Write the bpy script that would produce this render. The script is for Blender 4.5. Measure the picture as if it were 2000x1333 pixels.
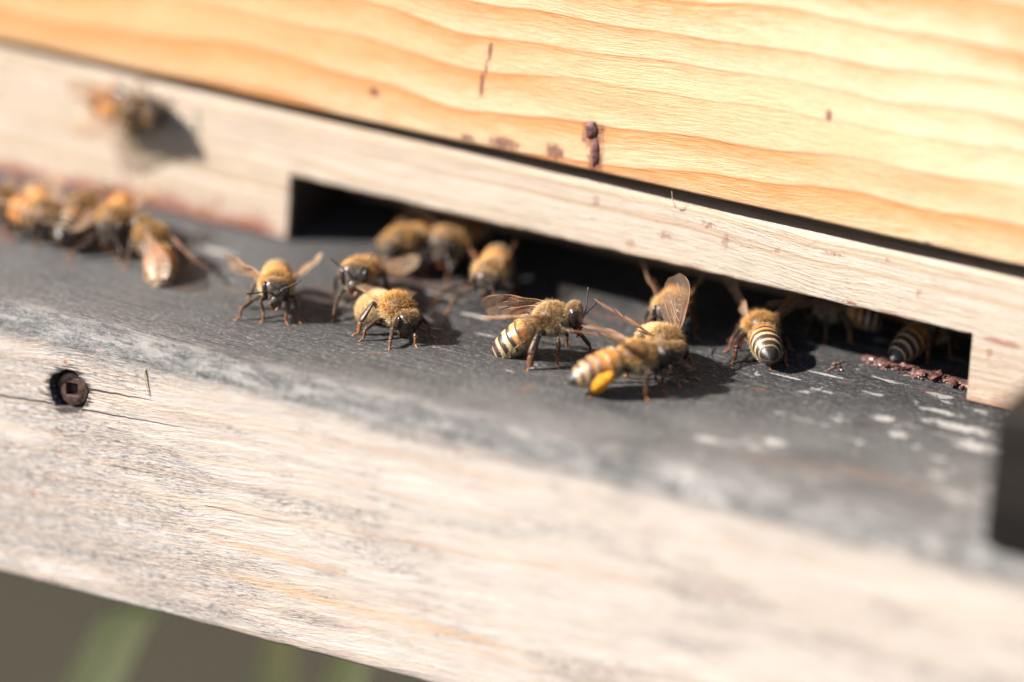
import bpy, math, random
import numpy as np
from mathutils import Vector, Matrix, noise as mnoise

for o in list(bpy.data.objects): bpy.data.objects.remove(o)
SC = bpy.context.scene
COL = SC.collection
S = 0.001                      # all modelling numbers below are millimetres

# ------------------------------------------------------------------ camera
VR = np.array((0.90069158, 0.42961792, 0.06467708))
VU = np.array((-0.21572078, 0.31301401, 0.92492528))
VD = np.array((-0.37711965, 0.8470246, -0.37460659))
CAM = np.array((428.972714, -882.457904, 383.395304))
cd = bpy.data.cameras.new('camera'); cam = bpy.data.objects.new('camera', cd); COL.objects.link(cam)
cam.matrix_world = Matrix(((VR[0], VU[0], -VD[0], CAM[0]*S), (VR[1], VU[1], -VD[1], CAM[1]*S),
                           (VR[2], VU[2], -VD[2], CAM[2]*S), (0, 0, 0, 1)))
cd.sensor_width = 36; cd.lens = 261.15; cd.clip_start = 0.05; cd.clip_end = 200
cd.dof.use_dof = True; cd.dof.focus_distance = 1.0185; cd.dof.aperture_fstop = 4.2; cd.dof.aperture_blades = 0
SC.camera = cam

# ------------------------------------------------------------------ light
SUN_TRAVEL = Vector((5.0, 3.2, -4.3)).normalized()
w = bpy.data.worlds.new('World'); SC.world = w; w.use_nodes = True
wn = w.node_tree; bg = wn.nodes['Background']
sky = wn.nodes.new('ShaderNodeTexSky'); sky.sky_type = 'NISHITA'; sky.sun_disc = False
el = math.asin(-SUN_TRAVEL.z); az = math.atan2(-SUN_TRAVEL.x, -SUN_TRAVEL.y)
sky.sun_elevation = el; sky.sun_rotation = az
wn.links.new(sky.outputs[0], bg.inputs[0]); bg.inputs[1].default_value = 0.05
sd = bpy.data.lights.new('sun', 'SUN'); sd.energy = 5.0; sd.angle = math.radians(0.5); sd.color = (1, 0.955, 0.88)
sun = bpy.data.objects.new('sun', sd); COL.objects.link(sun); sun.location = (-1, -1, 1.5)
sun.rotation_euler = SUN_TRAVEL.to_track_quat('-Z', 'Y').to_euler()
SC.view_settings.view_transform = 'Standard'; SC.view_settings.look = 'None'
SC.view_settings.gamma = 1; SC.view_settings.exposure = 1.8
SC.render.engine = 'CYCLES'
SC.cycles.transparent_max_bounces = 16

# ------------------------------------------------------------------ node helpers
class NT:
    def __init__(s, name):
        s.m = bpy.data.materials.new(name); s.m.use_nodes = True
        s.t = s.m.node_tree; s.t.nodes.clear()
        s.out = s.t.nodes.new('ShaderNodeOutputMaterial')
    def n(s, kind): return s.t.nodes.new(kind)
    def set(s, sock, v):
        if isinstance(v, bpy.types.NodeSocket): s.t.links.new(v, sock)
        elif v is not None:
            if hasattr(sock, 'default_value'):
                if sock.type == 'RGBA' and len(v) == 3: v = (*v, 1)
                sock.default_value = v
    def math(s, op, a, b=None, c=None, clamp=False):
        n = s.n('ShaderNodeMath'); n.operation = op; n.use_clamp = clamp
        for i, v in enumerate((a, b, c)):
            if v is not None: s.set(n.inputs[i], v)
        return n.outputs[0]
    def coord(s, scale=1000.0):
        tc = s.n('ShaderNodeTexCoord'); vm = s.n('ShaderNodeVectorMath'); vm.operation = 'SCALE'
        s.t.links.new(tc.outputs['Object'], vm.inputs[0]); vm.inputs[3].default_value = scale
        return vm.outputs[0]
    def sep(s, v):
        n = s.n('ShaderNodeSeparateXYZ'); s.set(n.inputs[0], v); return n.outputs
    def comb(s, x, y, z):
        n = s.n('ShaderNodeCombineXYZ'); s.set(n.inputs[0], x); s.set(n.inputs[1], y); s.set(n.inputs[2], z); return n.outputs[0]
    def noise(s, vec, scale, sc=(1, 1, 1), det=4, rough=0.55, dist=0.0, off=(0, 0, 0)):
        mp = s.n('ShaderNodeMapping'); s.t.links.new(vec, mp.inputs[0]); mp.inputs['Scale'].default_value = sc; mp.inputs['Location'].default_value = off
        n = s.n('ShaderNodeTexNoise'); s.t.links.new(mp.outputs[0], n.inputs['Vector'])
        n.inputs['Scale'].default_value = scale; n.inputs['Detail'].default_value = det
        n.inputs['Roughness'].default_value = rough; n.inputs['Distortion'].default_value = dist
        return n.outputs[0]
    def voro(s, vec, scale, sc=(1, 1, 1), rnd=1.0, off=(0, 0, 0)):
        mp = s.n('ShaderNodeMapping'); s.t.links.new(vec, mp.inputs[0]); mp.inputs['Scale'].default_value = sc; mp.inputs['Location'].default_value = off
        n = s.n('ShaderNodeTexVoronoi'); s.t.links.new(mp.outputs[0], n.inputs['Vector']); n.inputs['Scale'].default_value = scale
        n.inputs['Randomness'].default_value = rnd
        return n.outputs[0]
    def ss(s, v, a, b):            # smoothstep between a and b
        n = s.n('ShaderNodeMapRange'); n.interpolation_type = 'SMOOTHSTEP'; s.set(n.inputs[0], v)
        if a <= b:
            n.inputs[1].default_value = a; n.inputs[2].default_value = b; n.inputs[3].default_value = 0; n.inputs[4].default_value = 1
        else:
            n.inputs[1].default_value = b; n.inputs[2].default_value = a; n.inputs[3].default_value = 1; n.inputs[4].default_value = 0
        return n.outputs[0]
    def ramp(s, v, stops, interp='LINEAR'):
        n = s.n('ShaderNodeValToRGB'); n.color_ramp.interpolation = interp; s.set(n.inputs[0], v); e = n.color_ramp.elements
        while len(e) < len(stops): e.new(0.5)
        for i, (p, c) in enumerate(stops):
            e[i].position = p; e[i].color = (*c, 1) if len(c) == 3 else c
        return n.outputs[0]
    def mix(s, f, a, b):
        n = s.n('ShaderNodeMix'); n.data_type = 'RGBA'; s.set(n.inputs[0], f); s.set(n.inputs[6], a); s.set(n.inputs[7], b); return n.outputs[2]
    def attr(s, name):
        n = s.n('ShaderNodeAttribute'); n.attribute_name = name; return n
    def bump(s, h, dist, strength=1.0, prev=None):
        n = s.n('ShaderNodeBump'); s.set(n.inputs['Height'], h); n.inputs['Distance'].default_value = dist; n.inputs['Strength'].default_value = strength
        if prev is not None: s.set(n.inputs['Normal'], prev)
        return n.outputs[0]
    def bsdf(s, color, rough=0.5, normal=None, spec=0.5, **kw):
        p = s.n('ShaderNodeBsdfPrincipled'); s.set(p.inputs['Base Color'], color); s.set(p.inputs['Roughness'], rough)
        s.set(p.inputs['Specular IOR Level'], spec)
        if normal is not None: s.set(p.inputs['Normal'], normal)
        for k, v in kw.items(): s.set(p.inputs[k.replace('_', ' ')], v)
        s.t.links.new(p.outputs[0], s.out.inputs[0]); return p

def spots(t, c2, spec):
    """sum of elliptical irregular marks in a plane; c2=(u,v) sockets; spec=[(u,v,ru,rv)]"""
    tot = None
    for (u, v, ru, rv) in spec:
        a = t.math('MULTIPLY', t.math('SUBTRACT', c2[0], u), 1/ru); b = t.math('MULTIPLY', t.math('SUBTRACT', c2[1], v), 1/rv)
        d = t.math('ADD', t.math('MULTIPLY', a, a), t.math('MULTIPLY', b, b))
        tot = d if tot is None else t.math('MINIMUM', tot, d)
    return tot

# ---- painted / weathered landing board
def mat_landing():
    t = NT('weathered_board'); p = t.coord(); x, y, z = t.sep(p)
    # pale weathered front face
    lowx = t.noise(p, 0.02, (1, 1, 3), 2); warp = t.math('MULTIPLY', t.math('SUBTRACT', lowx, 0.5), 7.0)
    v = t.math('ADD', t.math('SUBTRACT', z, t.math('MULTIPLY', x, 0.06)), warp)
    ring = t.noise(t.comb(t.math('MULTIPLY', x, 0.006), 0.0, v), 0.32, (1, 1, 1), 3, 0.6)
    fib = t.noise(t.comb(x, y, v), 1.0, (0.22, 1.2, 3.2), 6, 0.7)
    fibf = t.noise(t.comb(x, y, v), 1.0, (0.9, 3, 8), 5, 0.75)
    base = t.ramp(ring, [(0.3, (0.46, 0.395, 0.36)), (0.47, (0.55, 0.485, 0.445)), (0.52, (0.52, 0.41, 0.335)), (0.56, (0.56, 0.50, 0.465)), (0.8, (0.49, 0.43, 0.395))])
    base = t.mix(t.ss(fib, 0.42, 0.62), t.mix(0.4, base, (0.30, 0.24, 0.19)), base)
    ln = t.math('ABSOLUTE', t.math('SUBTRACT', t.math('FRACT', t.math('MULTIPLY', t.math('ADD', v, t.math('MULTIPLY', fib, 1.2)), 0.21)), 0.5))
    lnm = t.math('MULTIPLY', t.ss(ln, 0.035, 0.0), t.ss(t.noise(p, 0.06, (1, 1, 4), 3, off=(4, 0, 0)), 0.42, 0.62))
    base = t.mix(t.math('MULTIPLY', lnm, 0.6), base, (0.42, 0.22, 0.11))
    # grey mildew patches: stronger under the screw and to the lower left
    patch = t.noise(p, 0.09, (0.42, 1, 2.0), 5, 0.68)
    leftm = t.ss(x, 45.0, -15.0)
    pm = t.math('ADD', patch, t.math('MULTIPLY', leftm, 0.13))
    gp = t.ss(pm, 0.49, 0.64)
    spk = t.ss(t.noise(t.comb(x, y, v), 1.0, (0.75, 2.5, 4.6), 7, 0.85, off=(9, 2, 3)), 0.48, 0.58)
    gm = t.math('MULTIPLY', gp, t.math('ADD', 0.10, t.math('MULTIPLY', spk, 0.80)))
    base = t.mix(gm, base, (0.105, 0.10, 0.105))
    spk2 = t.ss(t.noise(t.comb(x, y, v), 1.0, (0.8, 2, 5.0), 6, 0.85, off=(2, 7, 1)), 0.56, 0.66)
    base = t.mix(t.math('MULTIPLY', spk2, t.math('ADD', 0.22, t.math('MULTIPLY', leftm, 0.65))), base, (0.10, 0.09, 0.09))
    # localized dark smudges
    wob = t.math('MULTIPLY', t.math('SUBTRACT', t.noise(p, 0.35, (.4, 1, 1.3), 5, 0.75), 0.5), 3.2)
    sm = t.math('ADD', spots(t, (x, z), [(-10.5, -14.5, 9, 2.2), (0.5, -34, 14, 2.4), (31, -26.5, 4.5, 1.2), (31, -34.3, 6.5, 1.0), (9, -37, 12, 1.2), (-16, -24, 10, 1.6)]), t.math('MULTIPLY', wob, 1.8))
    base = t.mix(t.math('MULTIPLY', t.ss(sm, 1.3, 0.0), t.math('ADD', 0.12, t.math('MULTIPLY', spk, 0.6))), base, (0.10, 0.09, 0.10))
    st = t.math('ADD', spots(t, (x, z), [(36, -31, 26, 1.0), (22, -26.3, 16, 0.6), (1, -0.5, 1, .3)]), wob)
    base = t.mix(t.math('MULTIPLY', t.ss(st, 1.1, 0.0), 0.5), base, (0.52, 0.30, 0.14))
    # little orange specks
    vs = t.voro(p, 0.16, (1, 1, 1)); base = t.mix(t.math('MULTIPLY', t.ss(vs, 0.055, 0.035), 0.85), base, (0.33, 0.09, 0.025))
    # cracks running out of the screw hole
    crk = None
    for (x0, z0, x1, z1, wd) in [(-7.4, -8.75, 5.3, -7.9, 0.20), (-8.5, -12.0, 12.2, -10.6, 0.15), (-60, -16.5, -12.3, -12.1, 0.16), (-19, -30.4, 0.5, -26.1, 0.05), (-3, -19.2, 22, -17.6, .05), (12, -21.5, 55, -20.0, .05), (-24, -34.8, 14, -31.5, .05)]:
        sl = (z1-z0)/(x1-x0)
        line = t.math('ADD', t.math('MULTIPLY', t.math('SUBTRACT', x, x0), sl), z0)
        wv = t.math('MULTIPLY', t.math('SUBTRACT', t.noise(p, 0.5, (1, .01, .01), 3, off=(x1, 0, 0)), 0.5), 0.45)
        d = t.math('ABSOLUTE', t.math('SUBTRACT', t.math('SUBTRACT', z, line), wv))
        if x0 < -50: taper = t.ss(x, -50, -30)
        else: taper = t.math('DIVIDE', t.math('SUBTRACT', x1, x), x1-x0, clamp=True)
        wdt = t.math('MULTIPLY', taper, wd)
        m = t.math('MULTIPLY', t.math('GREATER_THAN', wdt, d), t.math('GREATER_THAN', x, x0))
        m = t.math('MULTIPLY', m, t.math('LESS_THAN', x, x1))
        crk = m if crk is None else t.math('MAXIMUM', crk, m)
    base = t.mix(t.math('MULTIPLY', crk, 0.93), base, (0.02, 0.014, 0.010))
    # dark ragged rim and inside of the screw hole
    hx = t.math('SUBTRACT', x, -9.8); hz = t.math('SUBTRACT', z, -9.75)
    hr = t.math('SQRT', t.math('ADD', t.math('MULTIPLY', hx, hx), t.math('MULTIPLY', hz, hz)))
    hole = t.ss(t.math('ADD', hr, t.math('MULTIPLY', t.math('SUBTRACT', fib, 0.5), 5.5)), 3.9, 3.0)
    base = t.mix(t.math('MULTIPLY', hole, 0.95), base, (0.018, 0.012, 0.011))
    front = base
    # dark painted landing surface
    n1 = t.noise(p, 0.05, (0.5, 1, 1), 4, 0.6); n2 = t.noise(p, 0.9, (0.35, 1.2, 1.2), 6, 0.75); n3 = t.noise(p, 2.2, (0.6, 1.3, 1), 5, 0.85)
    top = t.mix(n1, (0.017, 0.0165, 0.0165), (0.040, 0.039, 0.040))
    leftpale = t.ss(x, 24.0, -12.0)
    top = t.mix(t.math('MULTIPLY', leftpale, 0.7), top, (0.115, 0.112, 0.112))
    near = t.ss(t.math('SUBTRACT', t.math('MULTIPLY', x, 0.25), y), 26.0, 60.0)
    top = t.mix(t.math('MULTIPLY', near, t.ss(t.noise(p, 0.1, (0.6, 1, 1), 3, off=(3, 3, 0)), 0.05, 0.75)), top, (0.17, 0.165, 0.16))
    top = t.mix(t.math('MULTIPLY', t.ss(n2, 0.50, 0.64), 0.6), top, (0.10, 0.097, 0.097))
    top = t.mix(t.math('MULTIPLY', t.ss(n3, 0.535, 0.61), 0.65), top, (0.27, 0.26, 0.26))
    top = t.mix(t.math('MULTIPLY', t.ss(n3, 0.46, 0.38), 0.75), top, (0.02, 0.02, 0.021))
    ng_ = t.noise(t.comb(x, t.math('ADD', y, t.math('MULTIPLY', x, 0.05)), z), 1.0, (0.07, 2.1, 1.0), 5, 0.75, off=(2, 6, 0))
    top = t.mix(t.math('MULTIPLY', t.ss(ng_, 0.47, 0.36), 0.7), top, (0.014, 0.013, 0.013))
    top = t.mix(t.math('MULTIPLY', t.ss(ng_, 0.58, 0.68), 0.4), top, (0.17, 0.165, 0.16))
    scr = t.noise(t.comb(t.math('ADD', x, t.math('MULTIPLY', y, .5)), t.math('ADD', y, t.math('MULTIPLY', x, 0.11)), z), 1.0, (0.16, 3.6, 1.0), 5, 0.7, off=(1, 9, 0))
    top = t.mix(t.math('MULTIPLY', t.ss(scr, 0.63, 0.69), 0.55), top, (0.27, 0.26, 0.255))
    # worn-off paint marks and bird-lime-white scuffs, mostly right of the entrance
    wm = t.noise(p, 0.30, (0.55, 1.15, 1), 6, 0.68, 0.9, off=(11, 0, 0))
    reg = t.math('ADD', t.math('MULTIPLY', t.ss(x, 60.0, 90.0), 0.085), t.math('MULTIPLY', t.ss(t.noise(p, 0.045, (1, 1, 1), 2, off=(5, 1, 0)), 0.45, 0.65), 0.05))
    top = t.mix(t.math('MULTIPLY', t.ss(t.math('ADD', wm, reg), 0.695, 0.725), 0.75), top, (0.34, 0.325, 0.31))
    ex = t.math('ADD', spots(t, (x, y), [(107, -9.0, 5, 1.2), (103, -5.2, 3.0, .6), (112, -14, 3.5, 1.5), (84.5, -1.8, 3.0, .35), (80, -5.6, 2.6, .3), (86.5, -7.6, 1.7, .35), (92.5, -4.5, 1.6, .4), (97, -12.0, 1.6, 1.1), (34.5, -10, 2.6, .5), (28, -6, 3, .6), (39, -15.6, 1.4, .3), (47.5, -25.6, .8, .25), (4, -14, 2.4, .8), (-6, -9, 2.6, .8), (15, -17, 4, 1), (101, -16, 1.5, 1), (80, -32, 2, 1), (88, -28, 1.7, 1.2)]),
                 t.math('MULTIPLY', t.math('SUBTRACT', t.noise(p, 1.1, (0.6, 1, 1), 6, 0.85), 0.5), 8.5))
    top = t.mix(t.math('MULTIPLY', t.ss(ex, 1.3, 0.2), 0.8), top, (0.40, 0.38, 0.36))
    # rust-orange propolis smears
    om = t.noise(p, 0.33, (0.8, 1.3, 1), 3, 0.5, off=(31, 8, 0))
    top = t.mix(t.math('MULTIPLY', t.ss(om, 0.735, 0.765), 0.8), top, (0.36, 0.11, 0.04))
    ox = t.math('ADD', spots(t, (x, y), [(52.0, -29.5, .9, 2.6), (88, -3, 1.5, .5), (46.5, -19, 1.3, .6), (79, -12, 2.4, .7), (30, -30.5, 2.4, .35), (104, -31, 12, 1.6), (92, -34, 9, 1.3), (13, -13, 2.5, .7), (52, 1.0, 6, 1.6), (100, 1, 4, 1), (3, -21, 2, .9), (-3, -24, 2.5, .9), (22, -3, 9, 2.4)]),
                 t.math('MULTIPLY', t.math('SUBTRACT', t.noise(p, 0.8, (1, 1, 1), 5, 0.8, off=(3, 1, 1)), 0.5), 7.0))
    top = t.mix(t.math('MULTIPLY', t.ss(ox, 1.2, -0.6), 0.5), top, (0.17, 0.085, 0.055))
    # paint wraps over the rounded nose of the board, with a ragged limit
    geo = t.n('ShaderNodeNewGeometry'); 
    lim = t.math('ADD', z, t.math('MULTIPLY', t.math('SUBTRACT', t.noise(p, 0.14, (0.7, 1, 1), 5, 0.65), 0.5), 2.6))
    lim = t.math('ADD', lim, t.math('MULTIPLY', t.math('SUBTRACT', n2, 0.5), 1.6))
    tm = t.ss(lim, -5.0, -2.6)
    wornedge = t.math('MULTIPLY', t.ss(y, -38.5, -44.0), t.ss(t.noise(p, 0.5, (0.35, 1, 1), 5, 0.75, off=(1, 5, 0)), 0.44, 0.60))
    top = t.mix(t.math('MULTIPLY', wornedge, 0.45), top, (0.34, 0.32, 0.305))
    col = t.mix(tm, front, top)
    h1 = t.math('ADD', t.math('MULTIPLY', fib, 0.7), t.math('MULTIPLY', fibf, 0.5))
    h2 = t.math('ADD', t.math('ADD', t.math('MULTIPLY', n2, 0.7), t.math('MULTIPLY', n3, 0.35)), t.math('MULTIPLY', ng_, 0.9))
    hh = t.mix(tm, h1, h2)
    hh = t.math('SUBTRACT', hh, t.math('MULTIPLY', crk, 1.2))
    nb = t.bump(hh, 0.0006, 1.0)
    t.bsdf(col, 0.6, nb, t.math('SUBTRACT', 0.4, t.math('MULTIPLY', tm, 0.24))); return t.m

def mat_reducer():
    t = NT('raw_pine'); p = t.coord(); x, y, z = t.sep(p)
    warp = t.math('MULTIPLY', t.math('SUBTRACT', t.noise(p, 0.02, (1, 1, 2), 2, off=(3, 0, 9)), 0.5), 6.0)
    v = t.math('ADD', t.math('ADD', t.math('ADD', z, t.math('MULTIPLY', x, 0.012)), warp), t.math('MULTIPLY', y, .7))
    ring = t.noise(t.comb(t.math('MULTIPLY', x, 0.004), 0.0, v), 0.55, (1, 1, 1), 3, 0.6)
    fib = t.noise(t.comb(x, y, v), 1.0, (0.16, 1, 3.4), 6, 0.7)
    fibf = t.noise(t.comb(x, y, v), 1.0, (0.8, 3, 7), 5, 0.75)
    base = t.ramp(ring, [(0.3, (0.46, 0.37, 0.295)), (0.46, (0.54, 0.455, 0.38)), (0.52, (0.42, 0.30, 0.20)), (0.57, (0.55, 0.465, 0.395)), (0.75, (0.48, 0.40, 0.33))])
    base = t.mix(t.math('MULTIPLY', t.ss(fib, 0.56, 0.38), 0.5), base, (0.32, 0.24, 0.16))
    sp = t.math('MULTIPLY', t.ss(fibf, 0.57, 0.66), t.ss(x, 5.0, 60.0)); base = t.mix(t.math('MULTIPLY', sp, 0.75), base, (0.17, 0.15, 0.135))
    # propolis along the lower edge left of the entrance, and scattered flecks
    wob = t.math('MULTIPLY', t.math('SUBTRACT', t.noise(p, 0.25, (1, 1, 1), 5, 0.65), 0.5), 6.5)
    low = t.math('MULTIPLY', t.ss(t.math('ADD', z, wob), 3.8, 0.8), t.ss(x, 1.0, -5.0))
    base = t.mix(t.math('MULTIPLY', low, 0.9), base, (0.24, 0.06, 0.03))
    low2 = t.math('MULTIPLY', t.ss(t.math('ADD', z, wob), 3.0, 0.0), t.ss(x, 103.0, 106.0))
    base = t.mix(t.math('MULTIPLY', low2, 0.6), base, (0.34, 0.13, 0.06))
    ed = t.math('MULTIPLY', t.ss(t.math('ABSOLUTE', t.math('SUBTRACT', z, 9.9)), 0.9, 0.1), t.ss(t.noise(p, 0.2, (1, 1, 1), 4, off=(8, 1, 2)), 0.50, 0.60))
    ed = t.math('MULTIPLY', ed, t.ss(x, 40, 75))
    base = t.mix(t.math('MULTIPLY', ed, 0.7), base, (0.28, 0.09, 0.045))
    sx = t.math('ADD', spots(t, (x, z), [(47.3, 16.7, .8, .8), (64.2, 17.0, 1.2, .6), (67.2, 15.3, .7, 1.2), (58, 14, 1.1, .7), (91.1, 17.9, .5, .4), (86, 10.4, 2.0, .35), (75, 15.5, .5, .5), (53, 11.6, .9, .8), (96, 14, .6, .6), (107, 8, .6, .9), (83, 17, 2, .35), (-11, 3.2, .7, 2.2)]),
                 t.math('MULTIPLY', t.math('SUBTRACT', t.noise(p, 1.4, (1, 1, 1), 5, 0.85), 0.5), 8.0))
    base = t.mix(t.math('MULTIPLY', t.ss(sx, 1.0, -0.6), 0.85), base, (0.22, 0.065, 0.03))
    ins = t.math('MULTIPLY', t.math('MULTIPLY', t.ss(y, 0.5, 1.6), t.math('LESS_THAN', z, 9.6)), t.math('MULTIPLY', t.math('GREATER_THAN', x, -1.0), t.math('LESS_THAN', x, 105.4)))  # notch interior coloured propolis-dark, which paints in its deep shade
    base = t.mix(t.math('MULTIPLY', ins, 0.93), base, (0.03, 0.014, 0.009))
    hh = t.math('ADD', t.math('MULTIPLY', fib, 0.8), t.math('MULTIPLY', fibf, 0.5))
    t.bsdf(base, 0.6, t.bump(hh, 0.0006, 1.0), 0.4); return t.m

def mat_box():
    t = NT('varnished_pine'); p = t.coord(); x, y, z = t.sep(p)
    warp = t.math('MULTIPLY', t.math('SUBTRACT', t.noise(p, 0.012, (1, 1, 2.2), 2, off=(1, 0, 5)), 0.5), 13.0)
    warp2 = t.math('MULTIPLY', t.math('SUBTRACT', t.noise(p, 0.12, (.3, 1, 1), 2), 0.5), 0.6)
    v = t.math('ADD', t.math('ADD', t.math('SUBTRACT', z, t.math('MULTIPLY', x, 0.035)), warp), warp2)
    big = t.noise(p, 0.024, (0.7, 1, 1.9), 2, off=(7, 0, 2))
    f = t.math('FRACT', t.math('MULTIPLY', t.math('ADD', v, t.math('MULTIPLY', big, 9.0)), 0.19))
    om = t.ss(t.math('ADD', t.math('SUBTRACT', big, t.math('MULTIPLY', x, 0.0011)), t.math('MULTIPLY', t.ss(t.math('SUBTRACT', z, t.math('MULTIPLY', x, .05)), 34, 18), 0.24)), 0.22, 0.52)
    late = t.ramp(f, [(0.0, (0.40, 0.40, 0.40)), (0.04, (0.0, 0.0, 0.0)), (0.30, (0.10, 0.10, 0.10)), (0.62, (0.45, 0.45, 0.45)), (0.90, (0.75, 0.75, 0.75)), (0.965, (1, 1, 1)), (1.0, (0.5, 0.5, 0.5))])
    fib = t.noise(t.comb(x, y, v), 1.0, (0.22, 1, 3.0), 6, 0.72)
    fibf = t.noise(t.comb(x, y, v), 1.0, (1.2, 3, 7), 5, 0.75)
    cream = t.mix(t.ss(t.math('ADD', big, t.math('MULTIPLY', x, 0.002)), 0.35, 0.75), (0.50, 0.345, 0.175), (0.66, 0.56, 0.40))
    orange = t.mix(t.noise(p, 0.3, (0.4, 1, 1), 4), (0.43, 0.15, 0.03), (0.49, 0.22, 0.055))
    a = t.math('ADD', t.math('MULTIPLY', late, t.math('ADD', 0.20, t.math('MULTIPLY', om, 0.50))), t.math('MULTIPLY', om, 0.42))
    a = t.math('ADD', a, t.math('MULTIPLY', t.math('SUBTRACT', 0.5, fib), 1.5), clamp=True)
    base = t.mix(a, cream, orange)
    line = t.math('MULTIPLY', t.ss(t.math('ABSOLUTE', t.math('SUBTRACT', f, 0.965)), 0.035, 0.0), t.math('ADD', 0.42, t.math('MULTIPLY', om, 0.45)))
    base = t.mix(line, base, (0.30, 0.12, 0.05))
    base = t.mix(t.math('MULTIPLY', t.ss(fibf, 0.60, 0.72), 0.4), base, (0.42, 0.22, 0.08))
    le = t.math('ADD', z, t.math('MULTIPLY', t.math('SUBTRACT', t.noise(p, 0.3, (.6, 1, 1), 4), 0.5), 2.0))
    base = t.mix(t.math('MULTIPLY', t.ss(le, 21.6, 20.0), 0.55), base, (0.40, 0.17, 0.055))
    sx = t.math('ADD', spots(t, (x, z), [(33, 22.4, 2.4, .9), (40.9, 22.9, 1.5, 1.1), (46.6, 26.6, 1.7, 2.0), (47.2, 23.4, 1.2, 2.4), (30.1, 35.4, .35, 1.5), (29.2, 30.4, .4, 2.0), (29.7, 32.9, .2, 1.4), (12.8, 25.6, .8, .8), (27.5, 22, 1, .5), (81, 37, .5, .9), (97, 21.5, .7, .7), (72, 21, 1.3, .4)]),
                 t.math('MULTIPLY', t.math('SUBTRACT', t.noise(p, 1.1, (1.3, 1, .7), 5, 0.8), 0.5), 5.0))
    base = t.mix(t.math('MULTIPLY', t.ss(sx, 1.7, 0.1), 0.85), base, (0.09, 0.012, 0.010))
    hh = t.math('ADD', t.math('MULTIPLY', fib, 0.8), t.math('MULTIPLY', fibf, 0.5))
    base = t.mix(t.math('MULTIPLY', t.ss(t.noise(t.comb(x, y, v), 1.0, (1.8, 3, 5), 6, 0.85, off=(5, 5, 5)), .5, .62), .38), base, (0.36, 0.19, 0.08))
    t.bsdf(base, 0.45, t.bump(hh, 0.00035, 1.0), 0.5, Coat_Weight=0.12, Coat_Roughness=0.25); return t.m

def mat_simple(name, c1, c2, rough=0.6, scale=0.5, bumpd=0.0002, spec=0.5, metallic=0.0, cs=1000.0, sc=(1, 1, 1), coat=0.0):
    t = NT(name); p = t.coord(cs); n = t.noise(p, scale, sc, 5, 0.65)
    t.bsdf(t.mix(t.ss(n, 0.3, 0.7), c1, c2), rough, t.bump(n, bumpd, 0.7), spec, Metallic=metallic, Coat_Weight=coat, Coat_Roughness=0.12); return t.m

M = {}
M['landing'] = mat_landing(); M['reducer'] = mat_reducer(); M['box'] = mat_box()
M['rail'] = mat_simple('dark_painted_wood', (0.004, 0.003, 0.0025), (0.016, 0.012, 0.010), 0.75, 0.12, 0.0005, spec=0.15, sc=(.3, 1, 2))
M['cleat'] = mat_simple('bare_cleat_wood', (0.30, 0.18, 0.10), (0.42, 0.27, 0.16), 0.7, 0.4, sc=(.2, 1, 2))
M['propolis'] = mat_simple('propolis', (0.02, 0.004, 0.005), (0.11, 0.025, 0.022), 0.38, 1.6, 0.0006, spec=0.6, coat=0.2)
M['crumb'] = mat_simple('propolis_crumb', (0.025, 0.007, 0.008), (0.17, 0.085, 0.07), 0.33, 1.1)
M['screw'] = mat_simple('rusty_steel', (0.045, 0.022, 0.018), (0.17, 0.11, 0.10), 0.42, 0.9, 0.0001, metallic=0.65)
M['roof'] = mat_simple('zinc', (0.5, 0.5, 0.5), (0.6, 0.6, 0.6), 0.4, 0.05, metallic=0.8)
M['stand'] = mat_simple('stand_wood', (0.20, 0.15, 0.10), (0.30, 0.23, 0.16), 0.8, 0.1)
M['grass'] = mat_simple('grass_leaf', (0.66, 0.62, 0.27), (0.80, 0.74, 0.38), 0.5, 0.15, sc=(1, 1, .05))
M['fibre'] = mat_simple('plant_fibre', (0.25, 0.2, 0.1), (0.4, 0.34, 0.2), 0.6)

def mat_ground():
    t = NT('garden_soil'); p = t.coord(1.0)
    n = t.noise(p, 7, det=8, rough=0.7); n2 = t.noise(p, 1.3, det=3); n4 = t.noise(p, 3.4, det=2, off=(2, 5, 0))
    c = t.mix(t.ss(n, 0.3, 0.7), (0.012, 0.008, 0.004), (0.034, 0.025, 0.014))
    c = t.mix(t.math('MULTIPLY', t.ss(n4, 0.40, 0.58), 0.8), c, (0.030, 0.026, 0.015)); c = t.mix(t.math('MULTIPLY', t.ss(n4, 0.44, 0.34), 0.7), c, (0.012, 0.009, 0.006))
    c = t.mix(t.math('MULTIPLY', t.ss(n2, 0.5, 0.62), 0.5), c, (0.03, 0.032, 0.012))
    t.bsdf(c, 0.9, t.bump(n, 0.03, 0.8), 0.2); return t.m
M['ground'] = mat_ground()

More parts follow.
